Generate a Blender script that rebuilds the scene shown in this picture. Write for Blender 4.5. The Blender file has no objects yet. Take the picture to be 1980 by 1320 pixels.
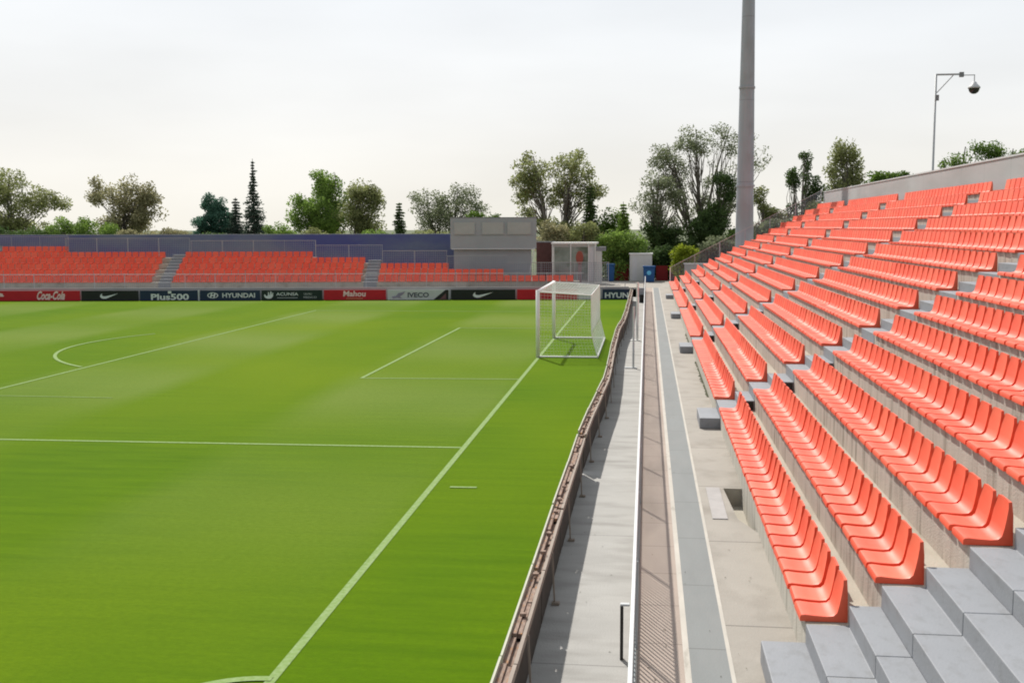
import bpy, bmesh, math, random
import numpy as np
from mathutils import Vector, Matrix
R = math.radians
scn = bpy.context.scene
C = scn.collection

# ---------------------------------------------------------------- camera
cam_d = bpy.data.cameras.new('camera'); cam = bpy.data.objects.new('camera', cam_d); C.objects.link(cam)
cam.location = (0, 0, 4.8)
_y, _p, _r = 0.1206, 0.1029, 0.0027
cam.matrix_world = Matrix.Translation((0, 0, 4.8)) @ Matrix.Rotation(_y, 4, 'Z') @ Matrix.Rotation(math.pi/2 - _p, 4, 'X') @ Matrix.Rotation(-_r, 4, 'Z')
cam_d.sensor_width = 36; cam_d.lens = 36*2150/1980
cam_d.clip_start = 0.1; cam_d.clip_end = 3000
scn.camera = cam

# ---------------------------------------------------------------- sky and sun
SUN = Vector((-0.43, 0.92, 1.0)).normalized()
w = bpy.data.worlds.new('World'); scn.world = w; w.use_nodes = True
nt = w.node_tree; nt.nodes.clear()
N = nt.nodes.new; L = nt.links.new
out = N('ShaderNodeOutputWorld'); bg = N('ShaderNodeBackground'); L(bg.outputs[0], out.inputs[0])
sky = N('ShaderNodeTexSky'); sky.sky_type = 'NISHITA'; sky.sun_disc = False
sky.sun_elevation = math.asin(SUN.z); sky.sun_rotation = math.atan2(SUN.x, SUN.y)
sky.dust_density = 4; sky.air_density = 1.2
sc = N('ShaderNodeVectorMath'); sc.operation = 'SCALE'; sc.inputs['Scale'].default_value = 0.12
L(sky.outputs[0], sc.inputs[0])
tc = N('ShaderNodeTexCoord'); sp = N('ShaderNodeSeparateXYZ'); L(tc.outputs['Generated'], sp.inputs[0])
rp = N('ShaderNodeValToRGB'); L(sp.outputs['Z'], rp.inputs[0])
e = rp.color_ramp.elements
e[0].position = 0.0; e[0].color = (.91, .88, .80, 1)
e[1].position = 0.26; e[1].color = (.83, .88, .945, 1)
k_ = e.new(0.10); k_.color = (.885, .895, .895, 1)
mp = N('ShaderNodeMapping'); L(tc.outputs['Generated'], mp.inputs[0]); mp.inputs['Scale'].default_value = (1.2, 1.2, 5)
ns = N('ShaderNodeTexNoise'); ns.inputs['Scale'].default_value = 2.2; ns.inputs['Detail'].default_value = 5; ns.inputs['Roughness'].default_value = .45
L(mp.outputs[0], ns.inputs['Vector'])
nr = N('ShaderNodeMapRange'); L(ns.outputs[0], nr.inputs[0]); nr.inputs[1].default_value = .35; nr.inputs[2].default_value = .7
nr.inputs[3].default_value = .95; nr.inputs[4].default_value = 1.08
ml = N('ShaderNodeVectorMath'); ml.operation = 'SCALE'; L(rp.outputs[0], ml.inputs[0]); L(nr.outputs[0], ml.inputs['Scale'])
dt = N('ShaderNodeVectorMath'); dt.operation = 'DOT_PRODUCT'; L(tc.outputs['Generated'], dt.inputs[0]); dt.inputs[1].default_value = (-.35, .93, 0)
dr = N('ShaderNodeMapRange'); L(dt.outputs['Value'], dr.inputs[0]); dr.inputs[1].default_value = -.5; dr.inputs[2].default_value = .75; dr.inputs[3].default_value = .62; dr.inputs[4].default_value = 1.0
m0 = ml; ml = N('ShaderNodeVectorMath'); ml.operation = 'SCALE'; L(m0.outputs[0], ml.inputs[0]); L(dr.outputs[0], ml.inputs['Scale'])
mx = N('ShaderNodeMix'); mx.data_type = 'RGBA'; mx.inputs[0].default_value = .95
L(sc.outputs[0], mx.inputs[6]); L(ml.outputs[0], mx.inputs[7]); L(mx.outputs[2], bg.inputs[0])
bg.inputs[1].default_value = 1.0
sd = bpy.data.lights.new('sun', 'SUN'); so = bpy.data.objects.new('sun', sd); C.objects.link(so)
sd.energy = 5.0; sd.angle = R(0.9); sd.color = (1, .95, .87)
so.rotation_euler = SUN.to_track_quat('Z', 'Y').to_euler()
scn.view_settings.view_transform = 'Standard'; scn.view_settings.look = 'None'
scn.view_settings.exposure = 0.04; scn.view_settings.gamma = 1
scn.cycles.max_bounces = 6; scn.cycles.transparent_max_bounces = 8
scn.cycles.filter_width = 1.9

# ---------------------------------------------------------------- materials
def mat(name, col, rough=.8, var=.18, scale=(3, 3, 3), spec=.3, bump=0., bscale=40, joint=None, stain=None, col2=None, detail=6):
    m = bpy.data.materials.new(name); m.use_nodes = True
    t = m.node_tree; n = t.nodes.new; l = t.links.new
    b = t.nodes['Principled BSDF']
    b.inputs['Roughness'].default_value = rough
    b.inputs['Specular IOR Level'].default_value = spec
    tc = n('ShaderNodeTexCoord'); mp = n('ShaderNodeMapping'); l(tc.outputs['Object'], mp.inputs[0]); mp.inputs['Scale'].default_value = scale
    ns = n('ShaderNodeTexNoise'); ns.inputs['Scale'].default_value = 1; ns.inputs['Detail'].default_value = detail; ns.inputs['Roughness'].default_value = .6
    l(mp.outputs[0], ns.inputs['Vector'])
    mx = n('ShaderNodeMix'); mx.data_type = 'RGBA'
    c2 = col2 if col2 else tuple(c*(1-var) for c in col)
    c1 = col if col2 else tuple(c*(1+var) for c in col)
    rg = n('ShaderNodeMapRange'); l(ns.outputs[0], rg.inputs[0]); rg.inputs[1].default_value = .3; rg.inputs[2].default_value = .7
    l(rg.outputs[0], mx.inputs[0]); mx.inputs[6].default_value = (*c2, 1); mx.inputs[7].default_value = (*c1, 1)
    last = mx.outputs[2]
    if stain:   # (colour, scale, low, high, amount)
        sc_, ssc, lo, hi, am = stain
        mp2 = n('ShaderNodeMapping'); l(tc.outputs['Object'], mp2.inputs[0]); mp2.inputs['Scale'].default_value = ssc; mp2.inputs['Location'].default_value = (3.1, 7.7, 1.3)
        n2 = n('ShaderNodeTexNoise'); n2.inputs['Scale'].default_value = 1; n2.inputs['Detail'].default_value = 8; l(mp2.outputs[0], n2.inputs['Vector'])
        r2 = n('ShaderNodeMapRange'); l(n2.outputs[0], r2.inputs[0]); r2.inputs[1].default_value = lo; r2.inputs[2].default_value = hi; r2.inputs[4].default_value = am
        m2 = n('ShaderNodeMix'); m2.data_type = 'RGBA'; l(r2.outputs[0], m2.inputs[0]); l(last, m2.inputs[6]); m2.inputs[7].default_value = (*sc_, 1)
        last = m2.outputs[2]
    if joint:   # (axis, period, offset, width, darkness)
        ax, per, off, wd, dk = joint
        s = n('ShaderNodeSeparateXYZ'); l(tc.outputs['Object'], s.inputs[0])
        a = n('ShaderNodeMath'); a.operation = 'ADD'; l(s.outputs[ax], a.inputs[0]); a.inputs[1].default_value = -off + per*1000
        q = n('ShaderNodeMath'); q.operation = 'MODULO'; l(a.outputs[0], q.inputs[0]); q.inputs[1].default_value = per
        z = n('ShaderNodeMath'); z.operation = 'LESS_THAN'; l(q.outputs[0], z.inputs[0]); z.inputs[1].default_value = wd
        z2 = n('ShaderNodeMath'); z2.operation = 'MULTIPLY'; l(z.outputs[0], z2.inputs[0]); z2.inputs[1].default_value = dk
        m3 = n('ShaderNodeMix'); m3.data_type = 'RGBA'; l(z2.outputs[0], m3.inputs[0]); l(last, m3.inputs[6]); m3.inputs[7].default_value = (.06, .055, .05, 1)
        last = m3.outputs[2]
    l(last, b.inputs['Base Color'])
    if bump:
        nb = n('ShaderNodeTexNoise'); nb.inputs['Scale'].default_value = bscale; nb.inputs['Detail'].default_value = 5; l(tc.outputs['Object'], nb.inputs['Vector'])
        bp = n('ShaderNodeBump'); bp.inputs['Strength'].default_value = bump; bp.inputs['Distance'].default_value = .02
        l(nb.outputs[0], bp.inputs['Height']); l(bp.outputs[0], b.inputs['Normal'])
    return m

DIRT = (.12, .10, .07)
MT = dict(
 walk=mat('walkway_concrete', (.335, .308, .272), .9, .08, (.8, .8, .8), bump=.3, joint=('Y', 3.2, 14.8, .03, .5), stain=((.20, .18, .15), (1.6, 1.1, 1), .50, .76, .65)),
 pink=mat('pink_paving', (.37, .305, .26), .9, .08, (2, .8, 1), bump=.3, joint=('Y', 1.16, .55, .02, .4), stain=((.24, .2, .17), (2, .4, 1), .5, .75, .6)),
 grey=mat('grey_paving', (.21, .22, .217), .85, .06, (3, .6, 1), bump=.2, joint=('Y', 2.0, .9, .022, .4), stain=((.23, .235, .23), (3, .9, 1), .5, .7, .5)),
 edge=mat('pale_kerb', (.47, .44, .39), .85, .1, (4, 1, 1), stain=(DIRT, (8, 2, 3), .6, .8, .6)),
 path=mat('path_concrete', (.385, .378, .362), .9, .08, (.8, 1.5, 1), bump=.4, joint=('Y', 5.2, 1.4, .03, .35), stain=((.24, .23, .215), (.9, 2.6, 1), .48, .74, .7)),
 terr=mat('terrace_concrete', (.41, .38, .32), .9, .10, (1.2, .6, 1.2), bump=.4, stain=((.17, .155, .10), (1.6, .5, 2.2), .52, .74, .65)),
 riser=mat('riser_concrete', (.47, .445, .39), .9, .10, (3, 5, .7), bump=.4, stain=((.15, .135, .10), (5, 6, .9), .52, .72, .7)),
 paint=mat('grey_step_paint', (.25, .26, .28), .62, .05, (1.5, 1.5, 1.5), bump=.15, stain=((.15, .15, .145), (9, 5, 9), .52, .78, .42), detail=9),
 wallg=mat('grey_wall_render', (.40, .395, .40), .85, .06, (.5, .35, 1), bump=.2, joint=('Y', 2.9, 1.1, .03, .25), stain=((.32, .315, .31), (.8, .25, 1.6), .45, .7, .6)),
 seat=mat('orange_seat_plastic', (.74, .060, .007), .60, .07, (1.1, .7, 1.1), spec=1.0, stain=((.70, .14, .055), (2.2, 1.1, 3), .5, .8, .45)),
 bolt=mat('dark_bolt', (.10, .05, .04), .5, .1),
 white=mat('white_paint', (.78, .78, .76), .45, .04, (5, 5, 5)),
 net=mat('white_net', (.80, .82, .80), .8, .03),
 rail=mat('white_rail', (.60, .62, .62), .4, .04, (4, 1, 4), spec=.5),
 bars=mat('grey_fence_bars', (.20, .22, .225), .5, .1),
 galv=mat('galvanised_steel', (.40, .415, .43), .5, .08, (2, 2, .6), spec=.5),
 mast=mat('mast_steel', (.37, .39, .43), .6, .14, (1.5, 1.5, .14), stain=((.29, .295, .31), (.6, .6, .5), .45, .6, .6), joint=('Z', 5.6, 2.2, .05, .3)),
 lamp=mat('dark_dome', (.03, .03, .035), .2, .1, spec=.6),
 capw=mat('pale_housing', (.55, .56, .57), .5, .05),
 cream=mat('board_face_edge', (.42, .42, .33), .6, .08),
 rust=mat('weathered_wood', (.16, .10, .075), .9, .0, (22, 7, 20), col2=(.36, .27, .22), stain=((.45, .20, .05), (30, 9, 10), .60, .70, .8)),
 backd=mat('dark_board_back', (.055, .042, .035), .8, .3, (5, 5, 5)),
 pole=mat('board_prop', (.30, .25, .21), .8, .12),
 navy=mat('navy_board', (.010, .026, .062), .5, .08), black=mat('black_board', (.010, .014, .014), .5, .1), red=mat('red_board', (.42, .010, .022), .5, .08),
 dgreen=mat('dark_green_board', (.008, .022, .020), .5, .1), pale=mat('pale_board', (.46, .50, .52), .5, .06), let=mat('pale_lettering', (.62, .68, .70), .5, .04),
 letred=mat('pink_white_lettering', (.72, .55, .55), .5, .04), letdk=mat('dark_lettering', (.05, .06, .09), .5, .1), gold=mat('gold_underline', (.50, .30, .16), .6),
 mblue=mat('windscreen_fabric', (.11, .13, .23), .85, .0, (.25, .25, .5), col2=(.18, .21, .27), stain=((.065, .07, .25), (.12, .12, .3), .42, .62, .8)),
 meshf=mat('mesh_fence_steel', (.24, .27, .32), .6, .1),
 box=mat('grey_cladding', (.33, .35, .37), .6, .05, (1, 1, 1), joint=('Z', 1.25, .4, .03, .25)), boxt=mat('dark_trim', (.22, .23, .245), .6, .05),
 win=mat('pale_window_blind', (.37, .38, .375), .35, .05, spec=.5), cabw=mat('cabin_white', (.55, .56, .54), .6, .06),
 bluec=mat('blue_plastic', (.012, .075, .22), .45, .1), cyan=mat('cyan_emblem', (.12, .45, .70), .5), redf=mat('red_hoarding', (.20, .008, .010), .6, .12, (1, 1, 1)),
 maroon=mat('maroon_wall', (.09, .038, .034), .8, .15), signr=mat('red_sign_face', (.28, .07, .05), .5, .2, (1, 1, 1)),
 dark=mat('dark_grille_and_shade', (.035, .035, .033), .6, .1),
 soil_and_shade=mat('moss_dirt_and_shade', (.05, .055, .025), .95, .4, (9, 9, 9)),
 ground=mat('dry_ground', (.09, .11, .05), .95, .3, (.3, .3, .3)),
 bark=mat('bark', (.15, .135, .11), .95, .3, (6, 6, 1.5), bump=.5, bscale=12),
)
def seat_variation(m):
    t = m.node_tree; n = t.nodes.new; l = t.links.new; b = t.nodes['Principled BSDF']; src = b.inputs['Base Color'].links[0].from_socket
    oi = n('ShaderNodeObjectInfo'); g = n('ShaderNodeNewGeometry'); a = n('ShaderNodeMath'); a.operation = 'ADD'; l(oi.outputs['Random'], a.inputs[0]); l(g.outputs['Random Per Island'], a.inputs[1])
    f = n('ShaderNodeMath'); f.operation = 'FRACT'; l(a.outputs[0], f.inputs[0])
    p = n('ShaderNodeMath'); p.operation = 'POWER'; l(f.outputs[0], p.inputs[0]); p.inputs[1].default_value = 2.2
    q = n('ShaderNodeMath'); q.operation = 'MULTIPLY'; l(p.outputs[0], q.inputs[0]); q.inputs[1].default_value = .30
    x = n('ShaderNodeMix'); x.data_type = 'RGBA'; l(q.outputs[0], x.inputs[0]); l(src, x.inputs[6]); x.inputs[7].default_value = (.80, .20, .09, 1); l(x.outputs[2], b.inputs['Base Color'])
seat_variation(MT['seat'])
def glassmat():
    m = mat('cabin_glass', (.16, .18, .165), .12, .0, (.8, .8, .8), spec=.6, col2=(.34, .37, .34), stain=((.06, .08, .05), (.7, .7, .9), .5, .62, .8)); return m
MT['glass'] = glassmat()

def leafmat(name, c1, c2):
    m = bpy.data.materials.new(name); m.use_nodes = True; t = m.node_tree; n = t.nodes.new; l = t.links.new
    b = t.nodes['Principled BSDF']; b.inputs['Roughness'].default_value = .65; b.inputs['Specular IOR Level'].default_value = .25
    g = n('ShaderNodeNewGeometry'); tc = n('ShaderNodeTexCoord')
    ns = n('ShaderNodeTexNoise'); ns.inputs['Scale'].default_value = .55; ns.inputs['Detail'].default_value = 3; l(tc.outputs['Object'], ns.inputs['Vector'])
    a = n('ShaderNodeMath'); a.operation = 'MULTIPLY_ADD'; l(g.outputs['Random Per Island'], a.inputs[0]); a.inputs[1].default_value = .5
    rg = n('ShaderNodeMapRange'); l(ns.outputs[0], rg.inputs[0]); rg.inputs[1].default_value = .35; rg.inputs[2].default_value = .65; rg.inputs[4].default_value = .5
    l(rg.outputs[0], a.inputs[2])
    mx = n('ShaderNodeMix'); mx.data_type = 'RGBA'; l(a.outputs[0], mx.inputs[0]); mx.inputs[6].default_value = (*c1, 1); mx.inputs[7].default_value = (*c2, 1)
    l(mx.outputs[2], b.inputs['Base Color'])
    tr = n('ShaderNodeBsdfTranslucent'); l(mx.outputs[2], tr.inputs[0])
    ms = n('ShaderNodeMixShader'); ms.inputs[0].default_value = .45; l(b.outputs[0], ms.inputs[1]); l(tr.outputs[0], ms.inputs[2])
    l(ms.outputs[0], t.nodes['Material Output'].inputs[0])
    return m
LF = dict(
 olive=leafmat('olive_leaves', (0.118, 0.134, 0.052), (0.396, 0.431, 0.174)),
 brownish=leafmat('dry_olive_leaves', (0.163, 0.154, 0.079), (0.466, 0.443, 0.245)),
 green=leafmat('green_leaves', (0.082, 0.151, 0.029), (0.304, 0.443, 0.092)),
 pale=leafmat('pale_grey_green_leaves', (.105, .125, .065), (.29, .33, .19)),
 bluegreen=leafmat('blue_green_needles', (0.029, 0.092, 0.065), (0.118, 0.245, 0.163)),
 darkc=leafmat('dark_needles', (0.029, 0.052, 0.037), (0.106, 0.151, 0.106)),
 dark=leafmat('dark_green_leaves', (0.029, 0.060, 0.018), (0.127, 0.198, 0.059)),
 bright=leafmat('bright_green_leaves', (.05, .105, .012), (.19, .29, .055)),
 yellow=leafmat('yellow_green_leaves', (.15, .20, .012), (.36, .43, .04)),
)

def grassmat():
    m = bpy.data.materials.new('mown_grass'); m.use_nodes = True; t = m.node_tree; n = t.nodes.new; l = t.links.new
    b = t.nodes['Principled BSDF']; b.inputs['Roughness'].default_value = .9; b.inputs['Specular IOR Level'].default_value = .02
    b.inputs['Sheen Weight'].default_value = .10; b.inputs['Sheen Roughness'].default_value = .5; b.inputs['Sheen Tint'].default_value = (.9, 1, .12, 1)
    tc = n('ShaderNodeTexCoord'); s = n('ShaderNodeSeparateXYZ'); l(tc.outputs['Object'], s.inputs[0])
    def M_(op, a, b_=None, c=None, clamp=False):
        q = n('ShaderNodeMath'); q.operation = op; q.use_clamp = clamp
        for i, v in enumerate((a, b_, c)):
            if v is None: continue
            if isinstance(v, (int, float)): q.inputs[i].default_value = v
            else: l(v, q.inputs[i])
        return q.outputs[0]
    def noise(scale, detail=4, rough=.55, loc=(0, 0, 0)):
        mp = n('ShaderNodeMapping'); l(tc.outputs['Object'], mp.inputs[0]); mp.inputs['Scale'].default_value = scale; mp.inputs['Location'].default_value = loc
        q = n('ShaderNodeTexNoise'); q.inputs['Scale'].default_value = 1; q.inputs['Detail'].default_value = detail; q.inputs['Roughness'].default_value = rough
        l(mp.outputs[0], q.inputs['Vector']); return q.outputs[0]
    def mix(f, a, b_):
        q = n('ShaderNodeMix'); q.data_type = 'RGBA'
        l(f, q.inputs[0])
        for i, v in ((6, a), (7, b_)):
            if isinstance(v, tuple): q.inputs[i].default_value = (*v, 1)
            else: l(v, q.inputs[i])
        return q.outputs[2]
    big = noise((.10, .07, .1), 3, .5)
    streak = noise((.35, 3.2, 1), 6, .7, (5, 2, 0))
    fine = noise((9, 14, 9), 4, .7)
    # mown stripes parallel to the goal line, faintly greyer every second one
    wob = M_('MULTIPLY', M_('SUBTRACT', big, .5), 1.6)
    sx = M_('SINE', M_('MULTIPLY', M_('ADD', M_('ADD', s.outputs['X'], 3.95), wob), -math.pi/5.2))
    stripe = M_('MULTIPLY_ADD', sx, 1.6, .5, True)
    inside = M_('LESS_THAN', s.outputs['X'], -3.93)
    sy = M_('SINE', M_('MULTIPLY', M_('ADD', s.outputs['Y'], M_('MULTIPLY', s.outputs['X'], .18)), math.pi/6.5))
    cross = M_('MULTIPLY_ADD', sy, .5, .5, True)
    greyf = M_('MULTIPLY', M_('MULTIPLY', stripe, inside), M_('MULTIPLY_ADD', M_('MULTIPLY', cross, big), .9, .18), None, True)
    base = mix(M_('MULTIPLY_ADD', M_('SUBTRACT', streak, .5), 2.7, .5, True), (.034, .104, .0004), (.074, .160, .0008))
    base = mix(M_('MULTIPLY_ADD', M_('SUBTRACT', big, .5), 3.0, .4, True), base, (.112, .182, .001))
    near_fade = M_('MULTIPLY_ADD', s.outputs['Y'], 1/16, -.85, True)
    greyf = M_('MULTIPLY', greyf, M_('MULTIPLY_ADD', near_fade, .8, .2))
    base = mix(greyf, base, (.150, .205, .055))
    base = mix(M_('MULTIPLY_ADD', M_('SUBTRACT', fine, .5), 1.2, .25, True), base, (.045, .095, .002))
    l(base, b.inputs['Base Color'])
    bp = n('ShaderNodeBump'); bp.inputs['Strength'].default_value = .35; bp.inputs['Distance'].default_value = .02
    l(noise((30, 30, 30), 4, .7), bp.inputs['Height']); l(bp.outputs[0], b.inputs['Normal'])
    return m
MT['grass'] = grassmat()

# ---------------------------------------------------------------- helpers
def tag(o, label=None, cat=None, group=None, kind=None):
    if label: o['label'] = label
    if cat: o['category'] = cat
    if group: o['group'] = group
    if kind: o['kind'] = kind
    return o
def empty(name, loc, label, cat, group=None):
    o = bpy.data.objects.new(name, None); C.objects.link(o); o.location = loc; o.empty_display_size = .3
    return tag(o, label, cat, group)
class MB:
    def __init__(s, xf=None): s.v = []; s.f = []; s.xf = xf
    def add(s, vs, fs):
        k = len(s.v)
        s.v += [s.xf(*p) if s.xf else tuple(p) for p in vs]; s.f += [tuple(i+k for i in f) for f in fs]; return s
    def box(s, x0, x1, y0, y1, z0, z1, skip=''):
        vs = [(x0,y0,z0),(x1,y0,z0),(x1,y1,z0),(x0,y1,z0),(x0,y0,z1),(x1,y0,z1),(x1,y1,z1),(x0,y1,z1)]
        fs = {'b':(3,2,1,0),'t':(4,5,6,7),'n':(0,1,5,4),'r':(1,2,6,5),'f':(2,3,7,6),'l':(3,0,4,7)}
        return s.add(vs, [f for k, f in fs.items() if k not in skip])
    def sheet(s, x0, x1, y0, y1, z): return s.add([(x0,y0,z),(x1,y0,z),(x1,y1,z),(x0,y1,z)], [(0,1,2,3)])
    def tube(s, p, q, r, n=8, r2=None, cap=True):
        p = Vector(p); q = Vector(q); d = (q-p); 
        if d.length < 1e-6: return s
        d.normalize(); a = d.orthogonal().normalized(); b = d.cross(a); r2 = r if r2 is None else r2
        vs = []
        for c, rr in ((p, r), (q, r2)):
            for i in range(n):
                t = 2*math.pi*i/n; vs.append(tuple(c + a*math.cos(t)*rr + b*math.sin(t)*rr))
        fs = [(i, (i+1) % n, n+(i+1) % n, n+i) for i in range(n)]
        if cap: fs += [tuple(range(n))[::-1], tuple(range(n, 2*n))]
        return s.add(vs, fs)
    def bar(s, p, q, w, h):      # square bar between two points
        p = Vector(p); q = Vector(q); d = (q-p).normalized(); up = Vector((0,0,1)) if abs(d.z) < .9 else Vector((1,0,0))
        a = d.cross(up).normalized()*w/2; b = a.cross(d).normalized()*h/2
        vs = [tuple(c+sa*a+sb*b) for c in (p, q) for sa, sb in ((-1,-1),(1,-1),(1,1),(-1,1))]
        return s.add(vs, [(0,1,2,3),(7,6,5,4),(0,4,5,1),(1,5,6,2),(2,6,7,3),(3,7,4,0)])
    def prism(s, pts, y0, y1):   # polygon in x,z extruded in y
        n = len(pts)
        return s.add([(x,y0,z) for x,z in pts]+[(x,y1,z) for x,z in pts], [tuple(range(n)), tuple(range(n,2*n))[::-1]]+[(i,n+i,n+(i+1)%n,(i+1)%n) for i in range(n)])
    def build(s, name, m, parent=None, smooth=False, bevel=0):
        off = Vector((0,0,0)); q = parent
        while q is not None: off += Vector(q.location); q = q.parent
        me = bpy.data.meshes.new(name); me.from_pydata([tuple(Vector(v)-off) for v in s.v], [], s.f); me.validate()
        bm = bmesh.new(); bm.from_mesh(me); bmesh.ops.recalc_face_normals(bm, faces=bm.faces); bm.to_mesh(me); bm.free()
        me.materials.append(m)
        if smooth: me.polygons.foreach_set('use_smooth', [True]*len(me.polygons))
        o = bpy.data.objects.new(name, me); C.objects.link(o); o.parent = parent
        if bevel:
            b = o.modifiers.new('bevel', 'BEVEL'); b.width = bevel; b.segments = 2; b.limit_method = 'ANGLE'
        return o
ORD = 'first second third fourth fifth sixth seventh eighth ninth tenth eleventh twelfth thirteenth fourteenth fifteenth sixteenth seventeenth eighteenth nineteenth twentieth twenty-first twenty-second twenty-third twenty-fourth twenty-fifth twenty-sixth twenty-seventh'.split()

# ---------------------------------------------------------------- ground, pitch, paving
ZP = .59
tag(MB().sheet(-900, 900, -60, 1600, -.06).build('ground', MT['ground']), kind='structure')
g = MB(); g.add([(-150,-30,0),(-.9,-30,0),(-.9,73.6,0),(-150,73.6-18.4,0)], [(0,1,2,3)])
tag(g.build('pitch', MT['grass']), kind='structure')
ky = [(4, -1.332), (7.0, -1.344), (10.0, -1.333), (12.9, -1.332), (15.8, -1.332), (18.7, -1.318), (21.6, -1.314), (24.4, -1.265), (27.0, -1.196), (29.3, -1.132), (32.2, -1.133), (35.1, -1.159), (38.0, -1.192), (41.0, -1.195), (43.8, -1.199), (46.2, -1.16), (48.6, -1.074), (51.5, -1.05), (54.5, -1.027), (57.5, -1.037), (60.5, -1.021), (63.5, -1.03), (66.5, -1.022), (69.4, -1.03), (72.3, -1.029)]
ph = MB(); kk = [(-30, -1.33)]+ky+[(76, -1.02)]
ph.add([(x+.03, y, .004) for y, x in kk]+[(-.1, y, .004) for y, x in kk], [(i, len(kk)+i, len(kk)+i+1, i+1) for i in range(len(kk)-1)])
tag(ph.build('path', MT['path']), kind='structure')
# painted markings
mk = MB(); Z = .006; GX = -3.93
def stripe(x0, y0, x1, y1, wd=.12):
    global Z; Z += .0007
    d = Vector((x1-x0, y1-y0)).normalized(); nrm = Vector((-d.y, d.x))*wd/2
    mk.add([(x0+nrm.x,y0+nrm.y,Z),(x0-nrm.x,y0-nrm.y,Z),(x1-nrm.x,y1-nrm.y,Z),(x1+nrm.x,y1+nrm.y,Z)], [(0,1,2,3)])
def arc(cx, cy, rx, ry, a0, a1, n=48, wd=.12):
    global Z; Z += .0007
    vs = []
    for i in range(n+1):
        a = a0+(a1-a0)*i/n
        for q in (-wd/2, wd/2): vs.append((cx+(rx+q)*math.cos(a), cy+(ry+q)*math.sin(a), Z))
    mk.add(vs, [(2*i,2*i+1,2*i+3,2*i+2) for i in range(n)])
stripe(GX, 4, GX, 71.5, .115)
stripe(GX-.06, 23.62, -19.3, 23.35, .12); stripe(-19.3, 23.3, -19.0, 62.5, .11); stripe(GX-.06, 62.5, -18.9, 62.3, .1)
stripe(GX-.06, 34.6, -9.0, 34.35, .11); stripe(-9.0, 34.3, -8.82, 52.2, .11); stripe(GX-.06, 52.2, -8.8, 52.1, .1)
stripe(-3.58, 19.93, -3.08, 19.95, .10)
stripe(-60, 30.2, -15, 29.6, .06)
arc(GX, 10.05, 1, 1, R(90), R(180))
arc(-14.0, 43.6, 9.2, 9.2, R(180-28), R(180+54), wd=.13)
def markmat():
    m = mat('worn_line_paint', (.27, .36, .17), .95, .0, (14, 14, 1), spec=.05, col2=(.17, .26, .07)); return m
tag(mk.build('pitch_markings', markmat()), kind='structure')

# raised walkway slab (with the drain recess in front of the first riser)
f = MB()
X0, XR = -.1, 1.56
f.sheet(X0, XR, -5, 15.3, ZP); f.sheet(X0, 1.26, 15.3, 17.9, ZP); f.sheet(X0, XR, 17.9, 77, ZP)
f.add([(1.26,15.3,ZP),(1.56,15.3,ZP),(1.34,16.0,ZP),(1.26,17.9,ZP)], [(0,1,2,3)])
f.sheet(-34, 40, 77, 92, ZP)
f.add([(-34,76.2,ZP),(-34,77,ZP),(XR,77,ZP),(XR,73.2,ZP),(-.1,73.2,ZP),(-.1,76,ZP)], [(0,1,2,3,4,5)]) if False else None
f.box(X0-.012, X0, -5, 77, -.05, ZP, skip='tb')
tag(f.build('walkway', MT['walk']), kind='structure')
pit = MB().add([(1.56,15.3,.30),(1.34,16.0,.30),(1.26,17.9,.30),(1.56,17.9,.30),(1.56,15.3,ZP),(1.34,16.0,ZP),(1.26,17.9,ZP),(1.56,17.9,ZP)], [(0,1,2,3),(0,1,5,4),(1,2,6,5),(2,3,7,6)])
tag(pit.build('drain_recess', MT['terr']), kind='structure')
def pave(name, x0, x1, m, y0=-5, y1=77, z=ZP+.004): return tag(MB().sheet(x0, x1, y0, y1, z).build(name, m), kind='structure')
pave('pink_paving', -.05, .395, MT['pink']); pave('kerb_strip', .395, .455, MT['edge']); pave('grey_paving', .455, .825, MT['grey']); pave('kerb_strip', .825, .865, MT['edge'])
random.seed(5)
ms = MB()
for (ya, yb) in ((27.6, 34.8), (39.5, 44)):
    y = ya
    while y < yb:
        wdt = random.uniform(.025, .075)*(1.4-abs((y-(ya+yb)/2))/(yb-ya)); dy = random.uniform(.15, .4)
        ms.add([(XR-wdt, y, ZP+.006), (XR-.002, y, ZP+.006), (XR-.002, y+dy, ZP+.006), (XR-random.uniform(.02,.07), y+dy, ZP+.006)], [(0,1,2,3)]); y += dy
tag(ms.build('moss_shade', MT['soil_and_shade']), 'mossy strip with painted shade in the joint at the foot of the front riser', 'moss_shade', kind='stuff')  # dark strip colours in the shade of the riser joint together with its moss
cv = MB().box(.98, 1.2, 15.95, 17.9, ZP, ZP+.014)
tag(cv.build('drain_cover', mat('cover_grey', (.36, .34, .33), .8, .12, (3, 3, 3)), bevel=.004), 'flat grey drain cover plate on the walkway beside the dark recess', 'drain cover')

lt = MB(); rl = random.Random(21)
for q in range(90):
    x = rl.choice((rl.uniform(-1.2, -.2), rl.uniform(.9, 1.5), rl.uniform(-.04, .8))); y = rl.uniform(8, 34)**1.0; z = (.012 if x < -.1 else ZP+.012); a = rl.uniform(0, 6.28); q_ = rl.uniform(.008, .02)
    lt.add([(x+q_*math.cos(a+k*1.57)*(1 if k % 2 else .45), y+q_*math.sin(a+k*1.57)*(1 if k % 2 else .45), z) for k in range(4)], [(0,1,2,3)])
tag(lt.build('leaf_litter', MT['soil_and_shade']), 'tiny dry leaves and specks of dirt on the paving', 'litter', kind='stuff')
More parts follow.
